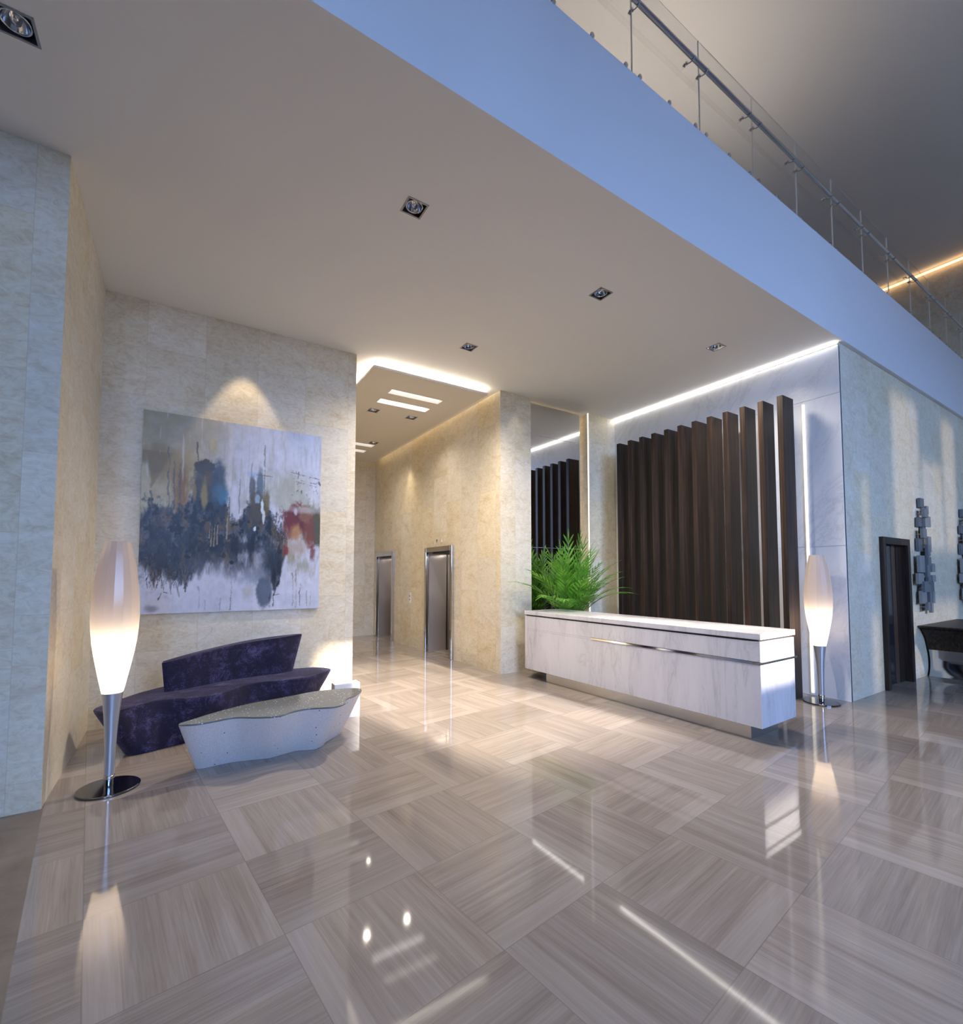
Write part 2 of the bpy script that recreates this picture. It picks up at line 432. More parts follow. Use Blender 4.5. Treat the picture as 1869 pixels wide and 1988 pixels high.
# dropped corridor ceiling with light slots
PZ = 4.62
slots = [(2.82, 3.75, 7.06, 7.25), (2.81, 3.74, 7.54, 7.74), (2.82, 3.74, 10.38, 10.60), (2.82, 3.74, 10.95, 11.18)]
spots_cor = [(2.905, 8.16), (3.65, 8.15), (3.645, 10.2), (2.905, 10.2)]
holes = slots + [(x-SQ, x+SQ, y-SQ, y+SQ) for x, y in spots_cor]
PX0, PX1, PY0, PY1 = 2.285, 4.255, 6.42, 12.10
bm = bmesh.new()
holed(bm, PX0, PX1, PY0, PY1, holes, lambda u, v: (u, v, PZ))
holed(bm, PX0, PX1, PY0, PY1, holes, lambda u, v: (u, v, PZ+.035))
for a, b in (((PX0, PY0), (PX1, PY0)), ((PX1, PY0), (PX1, PY1)), ((PX1, PY1), (PX0, PY1)), ((PX0, PY1), (PX0, PY0))):
    bm.faces.new([bm.verts.new(p) for p in ((*a, PZ), (*b, PZ), (*b, PZ+.035), (*a, PZ+.035))])
struct('ceiling_corridor', bm, plain('dropped_ceiling_plaster', (.78, .74, .69), .7), recalc=False)
# perimeter strip lights on top of the dropped ceiling
def led(name, b, m, label, cat='light strip', group=None):
    return tag(obj(name, mbox(*b), m), label, cat, group)
led('cove_light', (PX0+.05, PX1-.05, PY0+.04, PY0+.06, PZ+.036, PZ+.05), LED_B, 'warm cove light strip along the front edge of the dropped corridor ceiling')
led('cove_light', (PX0+.04, PX0+.06, PY0+.1, PY1-.1, PZ+.036, PZ+.05), LED_B, 'warm cove light strip along the left edge of the dropped corridor ceiling')
led('cove_light', (PX1-.06, PX1-.04, PY0+.1, PY1-.1, PZ+.036, PZ+.05), emit('led_amber', (1.0, .72, .42), 7), 'warm cove light strip washing down the corridor wall above the lifts')
for i, s in enumerate(slots):
    t = empty('slot_light', ((s[0]+s[1])/2, (s[2]+s[3])/2, PZ+.03),
              ['first slot light from the front edge of the dropped corridor ceiling, half shaded',
               'second slot light from the front of the dropped corridor ceiling, fully bright',
               'third slot light, far down the dropped corridor ceiling beyond the small downlights',
               'fourth and farthest slot light at the end of the dropped corridor ceiling'][i],
              'ceiling light', 'slot lights in the dropped corridor ceiling')
    lx, ly = (s[1]-s[0])/2, (s[3]-s[2])/2
    bm = bmesh.new()
    bm2 = bmesh.new(); box(bm2, -lx, lx, -ly, ly, .03, .04)
    obj('diffuser', bm2, emit('slot_glow_%d' % i, (1, .90, .78) if i != 1 else (1, .97, .92), 2.2 if i == 0 else (4.0 if i == 1 else 1.6)), t)
    box(bm, -lx, lx, -ly-.004, -ly, -.028, .04); box(bm, -lx, lx, ly, ly+.004, -.028, .04)
    box(bm, -lx-.004, -lx, -ly, ly, -.028, .04); box(bm, lx, lx+.004, -ly, ly, -.028, .04)
    obj('housing', bm, M['white'], t)

# ------------------------------------------------------------------ recessed spot fixtures
def spot_parts(t):
    bm = bmesh.new(); q = SQ
    for a in (((-q, -q), (q, -q)), ((q, -q), (q, q)), ((q, q), (-q, q)), ((-q, q), (-q, -q))):
        (x0, y0), (x1, y1) = a
        bm.faces.new([bm.verts.new(p) for p in ((x0, y0, 0), (x1, y1, 0), (x1, y1, .10), (x0, y0, .10))])
    bm.faces.new([bm.verts.new(p) for p in ((-q, -q, .10), (q, -q, .10), (q, q, .10), (-q, q, .10))])
    w = .014                                   # trim
    for b in ((-q, q, -q, -q+w), (-q, q, q-w, q), (-q, -q+w, -q+w, q-w), (q-w, q, -q+w, q-w)):
        box(bm, *b, -.004, .004)
    obj('housing', bm, M['fixture'], t)
    bm = bmesh.new(); n, k = 28, 10; R, r = .068, .006
    rings = [[bm.verts.new(((R+r*math.cos(2*PI*j/k))*math.cos(2*PI*i/n), (R+r*math.cos(2*PI*j/k))*math.sin(2*PI*i/n), .012+r*math.sin(2*PI*j/k))) for j in range(k)] for i in range(n)]
    for i in range(n):
        for j in range(k): bm.faces.new((rings[i][j], rings[(i+1) % n][j], rings[(i+1) % n][(j+1) % k], rings[i][(j+1) % k]))
    obj('gimbal_ring', bm, M['chrome'], t, smooth=True)
    bm = bmesh.new(); lathe(bm, [(.062, .012), (.056, .03), (.044, .05), (.03, .066), (.012, .075)], 28, closed_top=True)
    rf = obj('reflector', bm, M['chrome'], t, smooth=True)
    bm = bmesh.new(); lathe(bm, [(.0015, .022), (.012, .026), (.018, .036), (.016, .05), (.01, .07)], 16, closed_bot=True, closed_top=True)
    obj('bulb', bm, M['lens'], rf, smooth=True)
    for sg in (1, -1): obj('bracket', mbox(-.003, .003, min(sg*.066, sg*.092), max(sg*.066, sg*.092), .012, .02), M['fixture'], t)
def copy_tree(o, parent=None):
    c = o.copy(); COL.objects.link(c)
    if parent: c.parent = parent
    for ch in list(o.children): copy_tree(ch, c)
    return c
SL = ['large square recessed ceiling spotlight cut off at the top left picture corner',
      'square recessed ceiling spotlight in front of the painting, largest fully seen one',
      'square recessed spotlight in the mid ceiling, halfway to the blue-lit balcony edge',
      'square recessed spotlight near the lit cove above the dark wooden fins',
      'square recessed spotlight between the dropped corridor ceiling and the column']
CL = ['small square spotlight in the dropped corridor ceiling, left one behind the bright slots',
      'small square spotlight in the dropped corridor ceiling, right one behind the bright slots',
      'small square spotlight farthest down the dropped corridor ceiling',
      'small square spotlight in the dropped corridor ceiling hidden by the painting wall edge']
proto = None
for (x, y), l, zz, g in [(p, l, HZ, 'square recessed spotlights in the lobby ceiling') for p, l in zip(spots_main, SL)] + \
                        [(p, l, PZ, 'square spotlights in the dropped corridor ceiling') for p, l in list(zip(spots_cor, CL))[:3]]:
    if proto is None:
        t = proto = empty('recessed_spotlight', (x, y, zz), l, 'ceiling light', g)
        spot_parts(t)
    else:
        t = copy_tree(proto); t.location = (x, y, zz); t['label'] = l; t['group'] = g
# plug the fourth corridor hole
t = copy_tree(proto); t.location = (*spots_cor[3], PZ); t['label'] = CL[3]; t['group'] = 'square spotlights in the dropped corridor ceiling'

# ------------------------------------------------------------------ cove and vertical strips
led('cove_light', (7.236, 7.258, 2.56, 6.34, 4.690, 4.712), emit('led_cove', (1.0, .96, .90), 13), 'thin white light line where the marble wall meets the ceiling')
led('light_strip', (6.42, 6.45, 6.59, 6.62, .0, HZ-.03), emit('led_gold', (1, .74, .42), 1.6), 'warm vertical light strip between the mirror and the pilaster')
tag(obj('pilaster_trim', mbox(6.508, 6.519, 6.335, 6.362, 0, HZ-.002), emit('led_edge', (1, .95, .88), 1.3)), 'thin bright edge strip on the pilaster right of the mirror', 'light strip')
led('light_strip', (5.14, 6.36, 6.59, 6.62, HZ-.03, HZ-.001), LED_C, 'warm light strip hidden above the mirror')
led('light_strip', (5.1005, 5.115, 6.50, 6.52, .0, HZ-.05), LED_C, 'warm vertical light strip between the column and the mirror')
# mirror
mr = empty('wall_mirror', (5.76, 6.45, 0), 'tall wall mirror between the column and the pilaster, reflecting the wooden fins', 'mirror')
for z0, z1 in ((.1, 2.10), (2.108, 4.12), (4.128, 4.690)):
    obj('mirror_panel', mbox(-.63, .635, 0, .008, z0, z1), M['mirror'], mr)
obj('backing', mbox(-.55, .55, .009, .03, .1, 4.6), M['white'], mr)

# ------------------------------------------------------------------ wooden fins with strips behind them
FY = [3.03 + .25*i for i in range(12)]
names = ['rightmost, nearest the standing lamp', 'second from the right', 'third from the right', 'fourth from the right', 'fifth from the right', 'sixth from the right',
         'sixth from the left', 'fifth from the left', 'fourth from the left', 'third from the left', 'second from the left', 'leftmost, nearest the palm']
for i, y in enumerate(FY):
    f = obj('wooden_fin', mbox(6.70, 6.995, y-.037, y+.037, 0, 4.022, bevel=.003), M['ebony'])
    tag(f, 'tall dark wooden fin behind the desk, ' + names[i], 'fin', 'dark wooden fins behind the reception desk')
for i, y in enumerate(FY):
    s = obj('light_strip', mbox(7.246, 7.259, y-.065, y-.035, .03, 3.99), LED_W)
    tag(s, 'vertical white light line on marble right of all the fins' if i == 0 else
        'vertical white light line on marble behind the fin ' + names[i], 'light strip', 'vertical light lines on the marble wall')

# ------------------------------------------------------------------ reception desk
dk = empty('reception_desk', (4.73, 2.382, 0), 'long white marble reception desk with steel line, in front of the wooden fins', 'desk', rz=math.radians(1.3))
L = 3.56; W = .727
obj('body', mbox(.0, W-.01, 0, L, .145, .752, bevel=.004), M['desk'], dk)
obj('upper_body', mbox(.0, W-.01, 0, L, .776, .972, bevel=.003), M['desk'], dk)
obj('joint', mbox(.03, W-.04, .03, L-.03, .752, .776), M['groove'], dk)
# front infill keeps the long face flush left of the steel inlay
obj('front_infill', mbox(.0, .028, 2.165, L, .7525, .7755), M['desk'], dk)
obj('steel_inlay', mbox(-.006, .02, -.012, 2.165, .753, .775), M['chrome'], dk)
obj('end_inlay', mbox(.0205, W+.03, -.012, .02, .753, .775), M['chrome'], dk)
obj('shadow_gap', mbox(.02, W-.03, .02, L-.02, .972, .992), M['groove'], dk)
obj('counter_top', mbox(-.01, W, -.01, L, .992, 1.05, bevel=.004), M['desk'], dk)
obj('plinth', mbox(.07, W-.1, .14, L-.42, 0, .145), M['satin'], dk)

# ------------------------------------------------------------------ lifts
def lift(E, l, sfx):
    t = empty('elevator', (4.45, (E[0]+E[1])/2, 0), l, 'elevator', 'lifts along the corridor wall')
    h = (E[1]-E[0])/2; d = 1.5
    def P(n, b, m, par=t, bevel=0): return obj(n, mbox(*b, bevel=bevel), m, par)
    fr = bmesh.new()
    box(fr, -.055, .10, -h-.07, -h, 0, EZ+.10, bevel=.004); box(fr, -.055, .10, h, h+.07, 0, EZ+.10, bevel=.004)
    box(fr, -.055, .10, -h, h, EZ, EZ+.10, bevel=.004)
    obj('door_frame', fr, M['chrome'], t)
    P('jamb_lining', (-.05, .095, -h, -h+.012, 0, EZ), M['black'])
    P('cab_side', (.012, .43, h-.02, h, 0, EZ), M['brushed'])
    P('cab_side', (.46, d, h-.02, h, 0, EZ), M['brushed'])
    P('door_gap', (.43, .46, h-.012, h, 0, EZ), M['black'])
    P('cab_side', (.1, d, -h, -h+.02, 0, EZ), M['brushed'])
    P('cab_back', (d, d+.02, -h, h, 0, EZ), M['brushed'])
    P('cab_ceiling', (.1, d, -h, h, EZ-.02, EZ), M['black'])
    P('cab_floor', (.0, d, -h, h, .001, .006), M['floor'])
    lg = bpy.data.lights.new('lift_fill', 'AREA'); lg.size = .5; lg.energy = 9; lg.color = (1, .92, .84)
    lo = bpy.data.objects.new('lift_fill', lg); COL.objects.link(lo); lo.location = (5.2, (E[0]+E[1])/2-.1, EZ-.03)  # unseen fill light added to brighten the cab interior
    return t
lift(E1, 'open lift with chrome frame and steel interior, nearer of the two in the corridor', 1)
lift(E2, 'open lift with chrome frame, farther of the two at the corridor end', 2)
cp = empty('call_button_plate', (4.45, 9.91, 1.095), 'small white call button plate on the wall between the two lifts', 'button panel')
obj('plate', mbox(-.012, 0, -.045, .045, -.12, .12, bevel=.003), M['white'], cp)
for z in (.04, -.04):
    bm = mbox(-.018, -.012, -.016, .016, z-.012, z+.012, bevel=.002); obj('button', bm, M['black'], cp)
for k, (y, sg) in enumerate(((8.605, -1), (8.402, 1))):
    bm = bmesh.new(); r = .035
    a = [(-.006, y+r, 2.31-sg*r), (-.006, y-r, 2.31-sg*r), (-.006, y, 2.31+sg*r)]
    top = [bm.verts.new((4.45-.006, p[1], p[2])) for p in a]; bot = [bm.verts.new((4.4495, p[1], p[2])) for p in a]
    bm.faces.new(top); bm.faces.new(bot[::-1])
    for i in range(3): bm.faces.new((top[i], bot[i], bot[(i+1) % 3], top[(i+1) % 3]))
    tag(obj('direction_arrow', bm, M['fixture'] if k == 0 else M['white']),
        ['small grey down arrow on the wall above the nearer lift', 'small white up arrow on the wall above the nearer lift'][k], 'sign')

# ------------------------------------------------------------------ door in the right wall
dr = empty('door_1', (8.95, 2.55, 0), 'dark wood door with projecting frame in the travertine wall right of the standing lamp', 'door')
dr['kind'] = 'structure'
bm = bmesh.new()
box(bm, -.55, -.45, -.05, .12, 0, 2.17, bevel=.004); box(bm, .45, .55, -.05, .12, 0, 2.17, bevel=.004); box(bm, -.45, .45, -.05, .12, 2.07, 2.17, bevel=.004)
obj('door_frame', bm, M['ebony'], dr)
lf = obj('door_leaf', mbox(-.45, .25, .06, .10, .005, 2.07), M['dglass'], dr)
obj('side_panel', mbox(.25, .45, .045, .10, .005, 2.07), M['ebony'], dr)
obj('side_rail', mbox(.10, .25, .055, .10, .005, 2.07), plain('walnut_rail', (.10, .055, .035), .4), dr)

# ------------------------------------------------------------------ standing lamps
def lamp(loc, l):
    t = empty('floor_lamp', loc, l, 'floor lamp', 'slim frosted standing lamps')
    bm = bmesh.new(); lathe(bm, [(.195, 0), (.198, .004), (.198, .014), (.192, .018), (.03, .020)], 48, closed_bot=True, closed_top=True)
    obj('base', bm, M['dchrome'], t, smooth=30)
    bm = bmesh.new(); lathe(bm, [(.028, .020), (.030, .035), (.030, .075), (.036, .08), (.036, .10), (.031, .105)], 24, closed_top=True)
    obj('collar', bm, M['chrome'], t, smooth=30)
    pr = [(.032, .105), (.033, .2), (.036, .32), (.041, .44), (.049, .55), (.058, .64), (.068, .72)]
    bm = bmesh.new(); lathe(bm, pr, 16)
    obj('stem', bm, M['tube'], t, smooth=25)
    ps = [(.068, .72), (.084, .80), (.104, .90), (.123, 1.0), (.139, 1.10), (.149, 1.20), (.153, 1.30), (.151, 1.40), (.144, 1.50), (.133, 1.60), (.118, 1.70), (.099, 1.80), (.082, 1.875)]
    bm = bmesh.new(); lathe(bm, ps, 16)
    sh = obj('lamp_shade', bm, M['shade'], t, smooth=12)
    bm = bmesh.new(); lathe(bm, [(.004, .74), (.02, .76), (.028, .82), (.028, 1.08), (.02, 1.13), (.004, 1.15)], 16, closed_bot=True, closed_top=True)
    obj('bulb', bm, emit('bulb_glow', (1, .86, .66), LAMP_E), t, smooth=True)
    return t
LAMP_E = 45
lamp((-.403, 4.598-.01, 0), 'tall slim frosted floor lamp on round chrome base, left of the navy sofa')
# second lamp copies the first
src = [o for o in COL.objects if o.name == 'floor_lamp'][0]
t2 = copy_tree(src); t2.location = (6.90, 2.74, 0); t2.rotation_euler.z = .3
t2['label'] = 'tall slim frosted floor lamp by the marble wall, right of the reception desk'

# ------------------------------------------------------------------ sofa
def loft(bm, loops, cap=True):
    rs = [[bm.verts.new(p) for p in lp] for lp in loops]
    n = len(rs[0])
    for a, b in zip(rs, rs[1:]):
        for i in range(n): bm.faces.new((a[i], a[(i+1) % n], b[(i+1) % n], b[i]))
    if cap:
        bm.faces.new(rs[0][::-1]); bm.faces.new(rs[-1])
    return rs
def cat(pts, per=6, closed=True):        # Catmull-Rom
    out = []; n = len(pts)
    for i in range(n if closed else n-1):
        g = [Vector(pts[(i+k) % n] if closed else pts[min(max(i+k, 0), n-1)]) for k in (-1, 0, 1, 2)]
        for s in range(per):
            q = s/per
            out.append(.5*((2*g[1]) + (g[2]-g[0])*q + (2*g[0]-5*g[1]+4*g[2]-g[3])*q*q + (3*g[1]-g[0]-3*g[2]+g[3])*q**3))
    if not closed: out.append(Vector(pts[-1]))
    return out
sofa = empty('sofa', (.45, 5.75, 0), 'sculptural navy velvet sofa with slanted ends under the abstract painting', 'sofa')
ox, oy = .45, 5.75
fr_top = [(-.60, 5.36), (-.455, 5.15), (-.28, 5.30), (-.09, 5.40), (.18, 5.33), (.41, 5.40), (.71, 5.68), (1.20, 5.66), (1.45, 5.82), (1.64, 6.04)]
bk_top = [(1.53, 6.24), (1.34, 6.30), (.93, 6.33), (.40, 6.28), (0, 6.12), (-.30, 5.86), (-.47, 5.60)]
top = cat([(x, y, 0) for x, y in fr_top+bk_top], 5)
fr_b = [(-.37, 5.40), (-.33, 5.29), (-.20, 5.29), (-.03, 5.36), (.12, 5.40), (.35, 5.48), (.65, 5.66), (1.0, 5.70), (1.20, 5.78), (1.34, 5.92)]
bk_b = [(1.28, 6.10), (1.10, 6.18), (.85, 6.22), (.42, 6.16), (.05, 6.02), (-.18, 5.80), (-.30, 5.56)]
bot = cat([(x, y, 0) for x, y in fr_b+bk_b], 5)
def mixl(a, b, f, z): return [(p.x*(1-f)+q.x*f-ox, p.y*(1-f)+q.y*f-oy, z) for p, q in zip(a, b)]
def shrink(lp, k, z):
    c = sum((Vector(p) for p in lp), Vector())/len(lp)
    return [(c.x+(p[0]-c.x)*k[0], c.y+(p[1]-c.y)*k[1], z) for p in lp]
bm = bmesh.new()
lps = [shrink(mixl(bot, top, 0, 0), (.985, .97), .004)] + [mixl(bot, top, f, z) for f, z in ((.03, .02), (.25, .11), (.5, .21), (.75, .31), (.97, .405))]
tp = mixl(bot, top, 1.0, .425)
lps += [tp, shrink(tp, (.993, .985), .437), shrink(tp, (.97, .95), .441)]
loft(bm, lps)
obj('seat', bm, M['velvet'], sofa, smooth=40)
# backrest: a curved slab whose top climbs to the right
def back_loop(f, z_of):
    fr = [(-.10, 5.74), (.05, 5.76), (.25, 5.86), (.50, 5.98), (.80, 6.05), (1.05, 6.08), (1.20+.10*f, 6.16+.03*f)]
    bk = [(1.18+.10*f, 6.24+.04*f), (1.0, 6.26+.04*f), (.75, 6.24+.02*f), (.45, 6.14), (.20, 6.0), (0, 5.86)]
    fr[0] = (-.09-.03*f, 5.74)
    c = cat([(x, y, 0) for x, y in fr+bk], 5)
    return [(p.x-ox, p.y-oy, z_of(p.x)) for p in c]
zt = lambda x: .73 + .135*min(max((x+.12)/1.42, 0), 1) + .02*math.sin(PI*min(max((x+.12)/1.42, 0), 1))
bm = bmesh.new()
bl = [back_loop(g, lambda x, g=g: .43+(zt(x)-.43)*g) for g in (0, .25, .5, .75, .97)]
t1 = back_loop(1, lambda x: zt(x)); t3 = back_loop(1, lambda x: zt(x)+.012)
bl += [t1]
c = sum((Vector(p) for p in t3), Vector())/len(t3)
bl += [[(c.x+(p[0]-c.x)*.985, c.y+(p[1]-c.y)*.88, p[2]) for p in t3]]
loft(bm, bl)
obj('backrest', bm, M['velvet'], sofa, smooth=40)

# ------------------------------------------------------------------ coffee table
tb = empty('coffee_table', (.8, 4.65, 0), 'wavy pale glittering coffee table with grey glossy top, before the navy sofa', 'table')
ox, oy = .8, 4.65
ft = [(.03, 4.43), (.14, 4.36), (.27, 4.37), (.42, 4.39), (.58, 4.29), (.72, 4.24), (.86, 4.31), (.99, 4.33), (1.19, 4.26), (1.31, 4.33), (1.36, 4.46), (1.47, 4.55), (1.60, 4.74)]
bt = [(1.53, 4.86), (1.2, 4.92), (.86, 4.84), (.55, 4.77), (.27, 4.62), (.14, 4.52)]
fb = [(.16, 4.66), (.22, 4.63), (.32, 4.64), (.45, 4.64), (.60, 4.60), (.72, 4.57), (.84, 4.60), (.96, 4.62), (1.10, 4.57), (1.19, 4.62), (1.24, 4.70), (1.33, 4.78), (1.44, 4.90)]
bb = [(1.38, 4.98), (1.12, 5.0), (.84, 4.93), (.58, 4.88), (.33, 4.78), (.22, 4.72)]
top = cat([(x, y, 0) for x, y in ft+bt], 6); bot = cat([(x, y, 0) for x, y in fb+bb], 6)
bm = bmesh.new()
loft(bm, [mixl(bot, top, f, z) for f, z in ((0, .001), (.2, .085), (.4, .17), (.6, .26), (.8, .35), (1, .436))])
obj('table_body', bm, M['glitter'], tb, smooth=40)
bm = bmesh.new()
tp = mixl(bot, top, 1.0, .4365)
loft(bm, [tp, mixl(bot, top, 1.0, .447), shrink(tp, (.996, .99), .450)])
obj('table_top', bm, M['smoked'], tb, smooth=30)
tag(obj('low_plinth', mbox(1.50, 1.79, 5.36, 5.50, 0, .385, bevel=.003), M['white']), 'low white block standing at the corner of the painting wall behind the table', 'plinth')

# ------------------------------------------------------------------ abstract painting
def fbm(h, w, sx, sy, seed, octs=5, rough=.55):
    r = np.random.RandomState(seed); out = np.zeros((h, w)); amp = 1; tot = 0
    for o in range(octs):
        gx, gy = max(2, int(sx*2**o)+2), max(2, int(sy*2**o)+2)
        g = r.rand(gy, gx)
        yy = np.linspace(0, gy-1.001, h); xx = np.linspace(0, gx-1.001, w)
        yi = yy.astype(int); xi = xx.astype(int); fy = yy-yi; fx = xx-xi
        fy = fy*fy*(3-2*fy); fx = fx*fx*(3-2*fx)
        a = g[yi][:, xi]; b = g[yi][:, xi+1]; c_ = g[yi+1][:, xi]; d = g[yi+1][:, xi+1]
        out += amp*((a*(1-fx)+b*fx)*(1-fy)[:, None] + (c_*(1-fx)+d*fx)*fy[:, None]); tot += amp; amp *= rough
    return out/tot
def smooth(a, lo, hi):
    q = np.clip((a-lo)/(hi-lo), 0, 1); return q*q*(3-2*q)
def paint_canvas(h=360, w=310):
    S, T = np.meshgrid(np.linspace(0, 1, w), np.linspace(0, 1, h))
    n1 = fbm(h, w, 5, 5, 1); n2 = fbm(h, w, 16, 5, 2, 5, .7); n3 = fbm(h, w, 9, 9, 3, 5, .75); n4 = fbm(h, w, 60, 6, 4, 3, .7); n5 = fbm(h, w, 3, 3, 9)
    n6 = fbm(h, w, 30, 30, 12, 3, .7)
    n7 = fbm(h, w, 26, 10, 21, 4, .75); n8 = fbm(h, w, 11, 11, 22, 6, .8); n9 = fbm(h, w, 40, 8, 31, 4, .8)
    n3 = n3*.45 + n8*.35 + n9*.20
    def c(*v): return np.array(v, float)
    img = np.zeros((h, w, 3)) + c(.66, .69, .80)
    def lay(mask, col, op=1.0):
        nonlocal img
        m = np.clip(mask*op, 0, 1)[..., None]; img = img*(1-m) + np.asarray(col)*m
    def blob(cx, cy, rx, ry, soft=.5, wob=.5, n=None, seedn=None):
        n_ = n3 if n is None else n
        d = np.sqrt(((S-cx)/rx)**2 + ((T-cy)/ry)**2) + (n_-.5)*wob*4.2
        return 1-smooth(d, 1-soft, 1+soft*.4)
    lay(smooth(n1, .4, .7), c(.74, .76, .86), .7)
    lay(smooth(n2, .5, .75), c(.56, .60, .66), .35)
    # ochre upper left
    lay((1-smooth(S+(n1-.5)*.3, .18, .55))*(1-smooth(T+(n2-.5)*.2, .38, .62)), c(.50, .45, .29), .95)
    lay(blob(.06, .05, .20, .12, .6, .4), c(.34, .31, .17), .6)
    lay(blob(.22, .10, .18, .14, .8, .6, n1), c(.52, .49, .42), .6)
    lay(blob(.08, .25, .16, .10, .8, .5), c(.34, .25, .09), .85)
    lay(blob(.22, .24, .12, .13, .8, .5), c(.48, .40, .20), .6)
    drop = np.clip(1-np.abs(S-.045)/np.clip(.10*(.385-T)/.16+.002, .001, .2), 0, 1)*(T > .2)*(T < .385)
    lay(smooth(drop, 0, .3), c(.30, .23, .10), .8)
    lay(blob(.01, .38, .035, .14, .3, .3), c(.56, .53, .38), .9)
    lay(blob(.19, .40, .05, .14, .7, .5), c(.33, .19, .05), .9)
    lay(blob(.30, .36, .05, .10, .6, .6), c(.50, .38, .14), .7)
    lay(blob(.35, .14, .03, .06, .8, .3), c(.62, .52, .24), .6)
    # pale greenish right-middle
    lay(blob(.80, .36, .22, .14, .9, .6, n1), c(.52, .54, .46), .8)
    lay(blob(.90, .10, .30, .18, .9, .4), c(.72, .78, .95), .6)
    lay(blob(.60, .33, .10, .2, .9, .4), c(.78, .82, .90), .8)
    # vertical washes
    lay(smooth(n4, .52, .75)*(T < .55)*(S > .3), c(.46, .46, .40), .30)
    lay(smooth(n4, .3, .15)*(T < .5), c(.82, .85, .92), .35)
    # dark city mass
    prof = np.interp(np.linspace(0, 1, w), [0, .04, .12, .16, .20, .25, .27, .30, .34, .38, .43, .46, .50, .53, .56, .60, .64, .67, .70, .74, .80, 1],
                     [.47, .45, .48, .49, .47, .40, .30, .27, .27, .34, .40, .50, .53, .45, .42, .38, .34, .44, .48, .54, .60, .66])
    body = smooth(T - prof[None, :] + (n3-.5)*.42, -.02, .05)
    low = np.interp(np.linspace(0, 1, w), [0, .05, .15, .25, .40, .50, .60, .68, .74, .78, .80, 1], [.72, .78, .83, .80, .74, .76, .80, .84, .86, .70, .55, .5])
    body *= 1-smooth(T - low[None, :] + (n2-.5)*.20, -.03, .05)
    lay(body, c(.035, .036, .042), .95)
    lay(body*smooth(n1, .48, .7), c(.07, .09, .13), .6)
    lay(body*smooth(n8, .52, .66), c(.20, .20, .23), .8)
    lay(body*smooth(n7, .54, .68), c(.22, .15, .07), .75)
    lay(body*smooth(n7, .46, .34), c(.008, .008, .010), .8)
    lay(body*smooth(n6, .56, .7), c(.008, .008, .01), .9)
    # towers
    lay(blob(.31, .25, .055, .045, .25, .6), c(.10, .07, .035), .95)
    lay(blob(.315, .33, .07, .10, .4, .6), c(.13, .13, .12), .85)
    lay(blob(.345, .31, .035, .04, .5, .5), c(.26, .18, .10), .6)
    lay(blob(.385, .34, .045, .14, .5, .4), c(.10, .14, .20), .9)
    lay(blob(.40, .38, .05, .05, .8, .5), c(.14, .26, .38), .7)
    lay(blob(.31, .40, .020, .09, .5, .4), c(.40, .33, .15), .9)
    lay(blob(.26, .38, .012, .06, .5, .4), c(.36, .28, .12), .8)
    lay(blob(.575, .34, .020, .08, .4, .4), c(.15, .17, .20), .9)
    lay(blob(.62, .31, .022, .09, .5, .5), c(.18, .25, .33), .9)
    lay(blob(.60, .45, .05, .10, .6, .5), c(.15, .13, .08), .9)
    lay(blob(.66, .42, .02, .09, .6, .5), c(.24, .19, .06), .9)
    lay(blob(.475, .40, .018, .10, .5, .4), c(.72, .76, .86), .9)
    lay(blob(.52, .41, .035, .05, .5, .4), c(.60, .62, .64), .8)
    # smoke under the city
    lay(blob(.45, .77, .30, .055, .9, .8, n2), c(.20, .21, .25), .6)
    lay(blob(.62, .74, .10, .10, .9, .9, n2), c(.52, .56, .66), .75)
    lay(blob(.50, .66, .20, .035, .7, .8), c(.02, .02, .03), .8)
    lay(blob(.10, .66, .14, .16, .8, .8, n8), c(.07, .075, .10), .6)
    lay(blob(.69, .74, .07, .13, .6, .5), c(.05, .06, .08), .85)
    lay(blob(.60, .82, .13, .05, .8, .6), c(.32, .36, .45), .8)
    lay(blob(.655, .90, .05, .09, .25, .3), c(.17, .21, .28), .95)
    lay(blob(.715, .83, .02, .07, .4, .5), c(.02, .02, .03), .9)
    lay(blob(.56, .90, .04, .045, .5, .4), c(.56, .54, .52), .6)
    # red block
    lay(blob(.95, .52, .09, .12, .4, .5), c(.12, .11, .03), .95)
    lay(blob(.84, .49, .085, .085, .35, .6), c(.20, .025, .01), .97)
    lay(blob(.80, .55, .05, .07, .5, .6), c(.24, .035, .012), .9)
    lay(blob(.93, .57, .035, .12, .5, .6), c(.28, .09, .05), .85)
    lay(blob(.90, .46, .04, .05, .5, .6), c(.36, .22, .12), .7)
    lay(blob(.84, .57, .035, .055, .6, .6), c(.55, .33, .14), .9)
    lay(blob(.85, .66, .09, .08, .9, .7, n2), c(.50, .40, .30), .75)
    lay(blob(.95, .69, .02, .05, .6, .6), c(.24, .05, .04), .8)
    lay(blob(.785, .67, .025, .03, .6, .9), c(.30, .04, .02), .9)
    lay(blob(.88, .76, .10, .07, .9, .8, n2), c(.36, .36, .24), .7)
    lay(blob(.90, .44, .14, .02, .8, .6), c(.70, .68, .74), .5)
    # strokes
    def line(x0, y0, x1, y1, wd, col, op=.9, jit=.0):
        L_ = math.hypot(x1-x0, y1-y0); tt = np.clip(((S-x0)*(x1-x0)+(T-y0)*(y1-y0))/(L_*L_), 0, 1)
        d = np.hypot(S-(x0+tt*(x1-x0))+(n8-.5)*(jit+.022), T-(y0+tt*(y1-y0)))
        wv = wd*(.35+.9*smooth(n8, .35, .6)); lay(1-smooth(d, wv*.3, wv), col, op*.9)
    dk_ = c(.04, .04, .05)
    for a in ((.123, .17, .134, .48), (.154, .24, .162, .48), (.183, .25, .191, .48), (.048, .40, .051, .52)): line(*a, .006, c(.16, .15, .17), .9, .01)
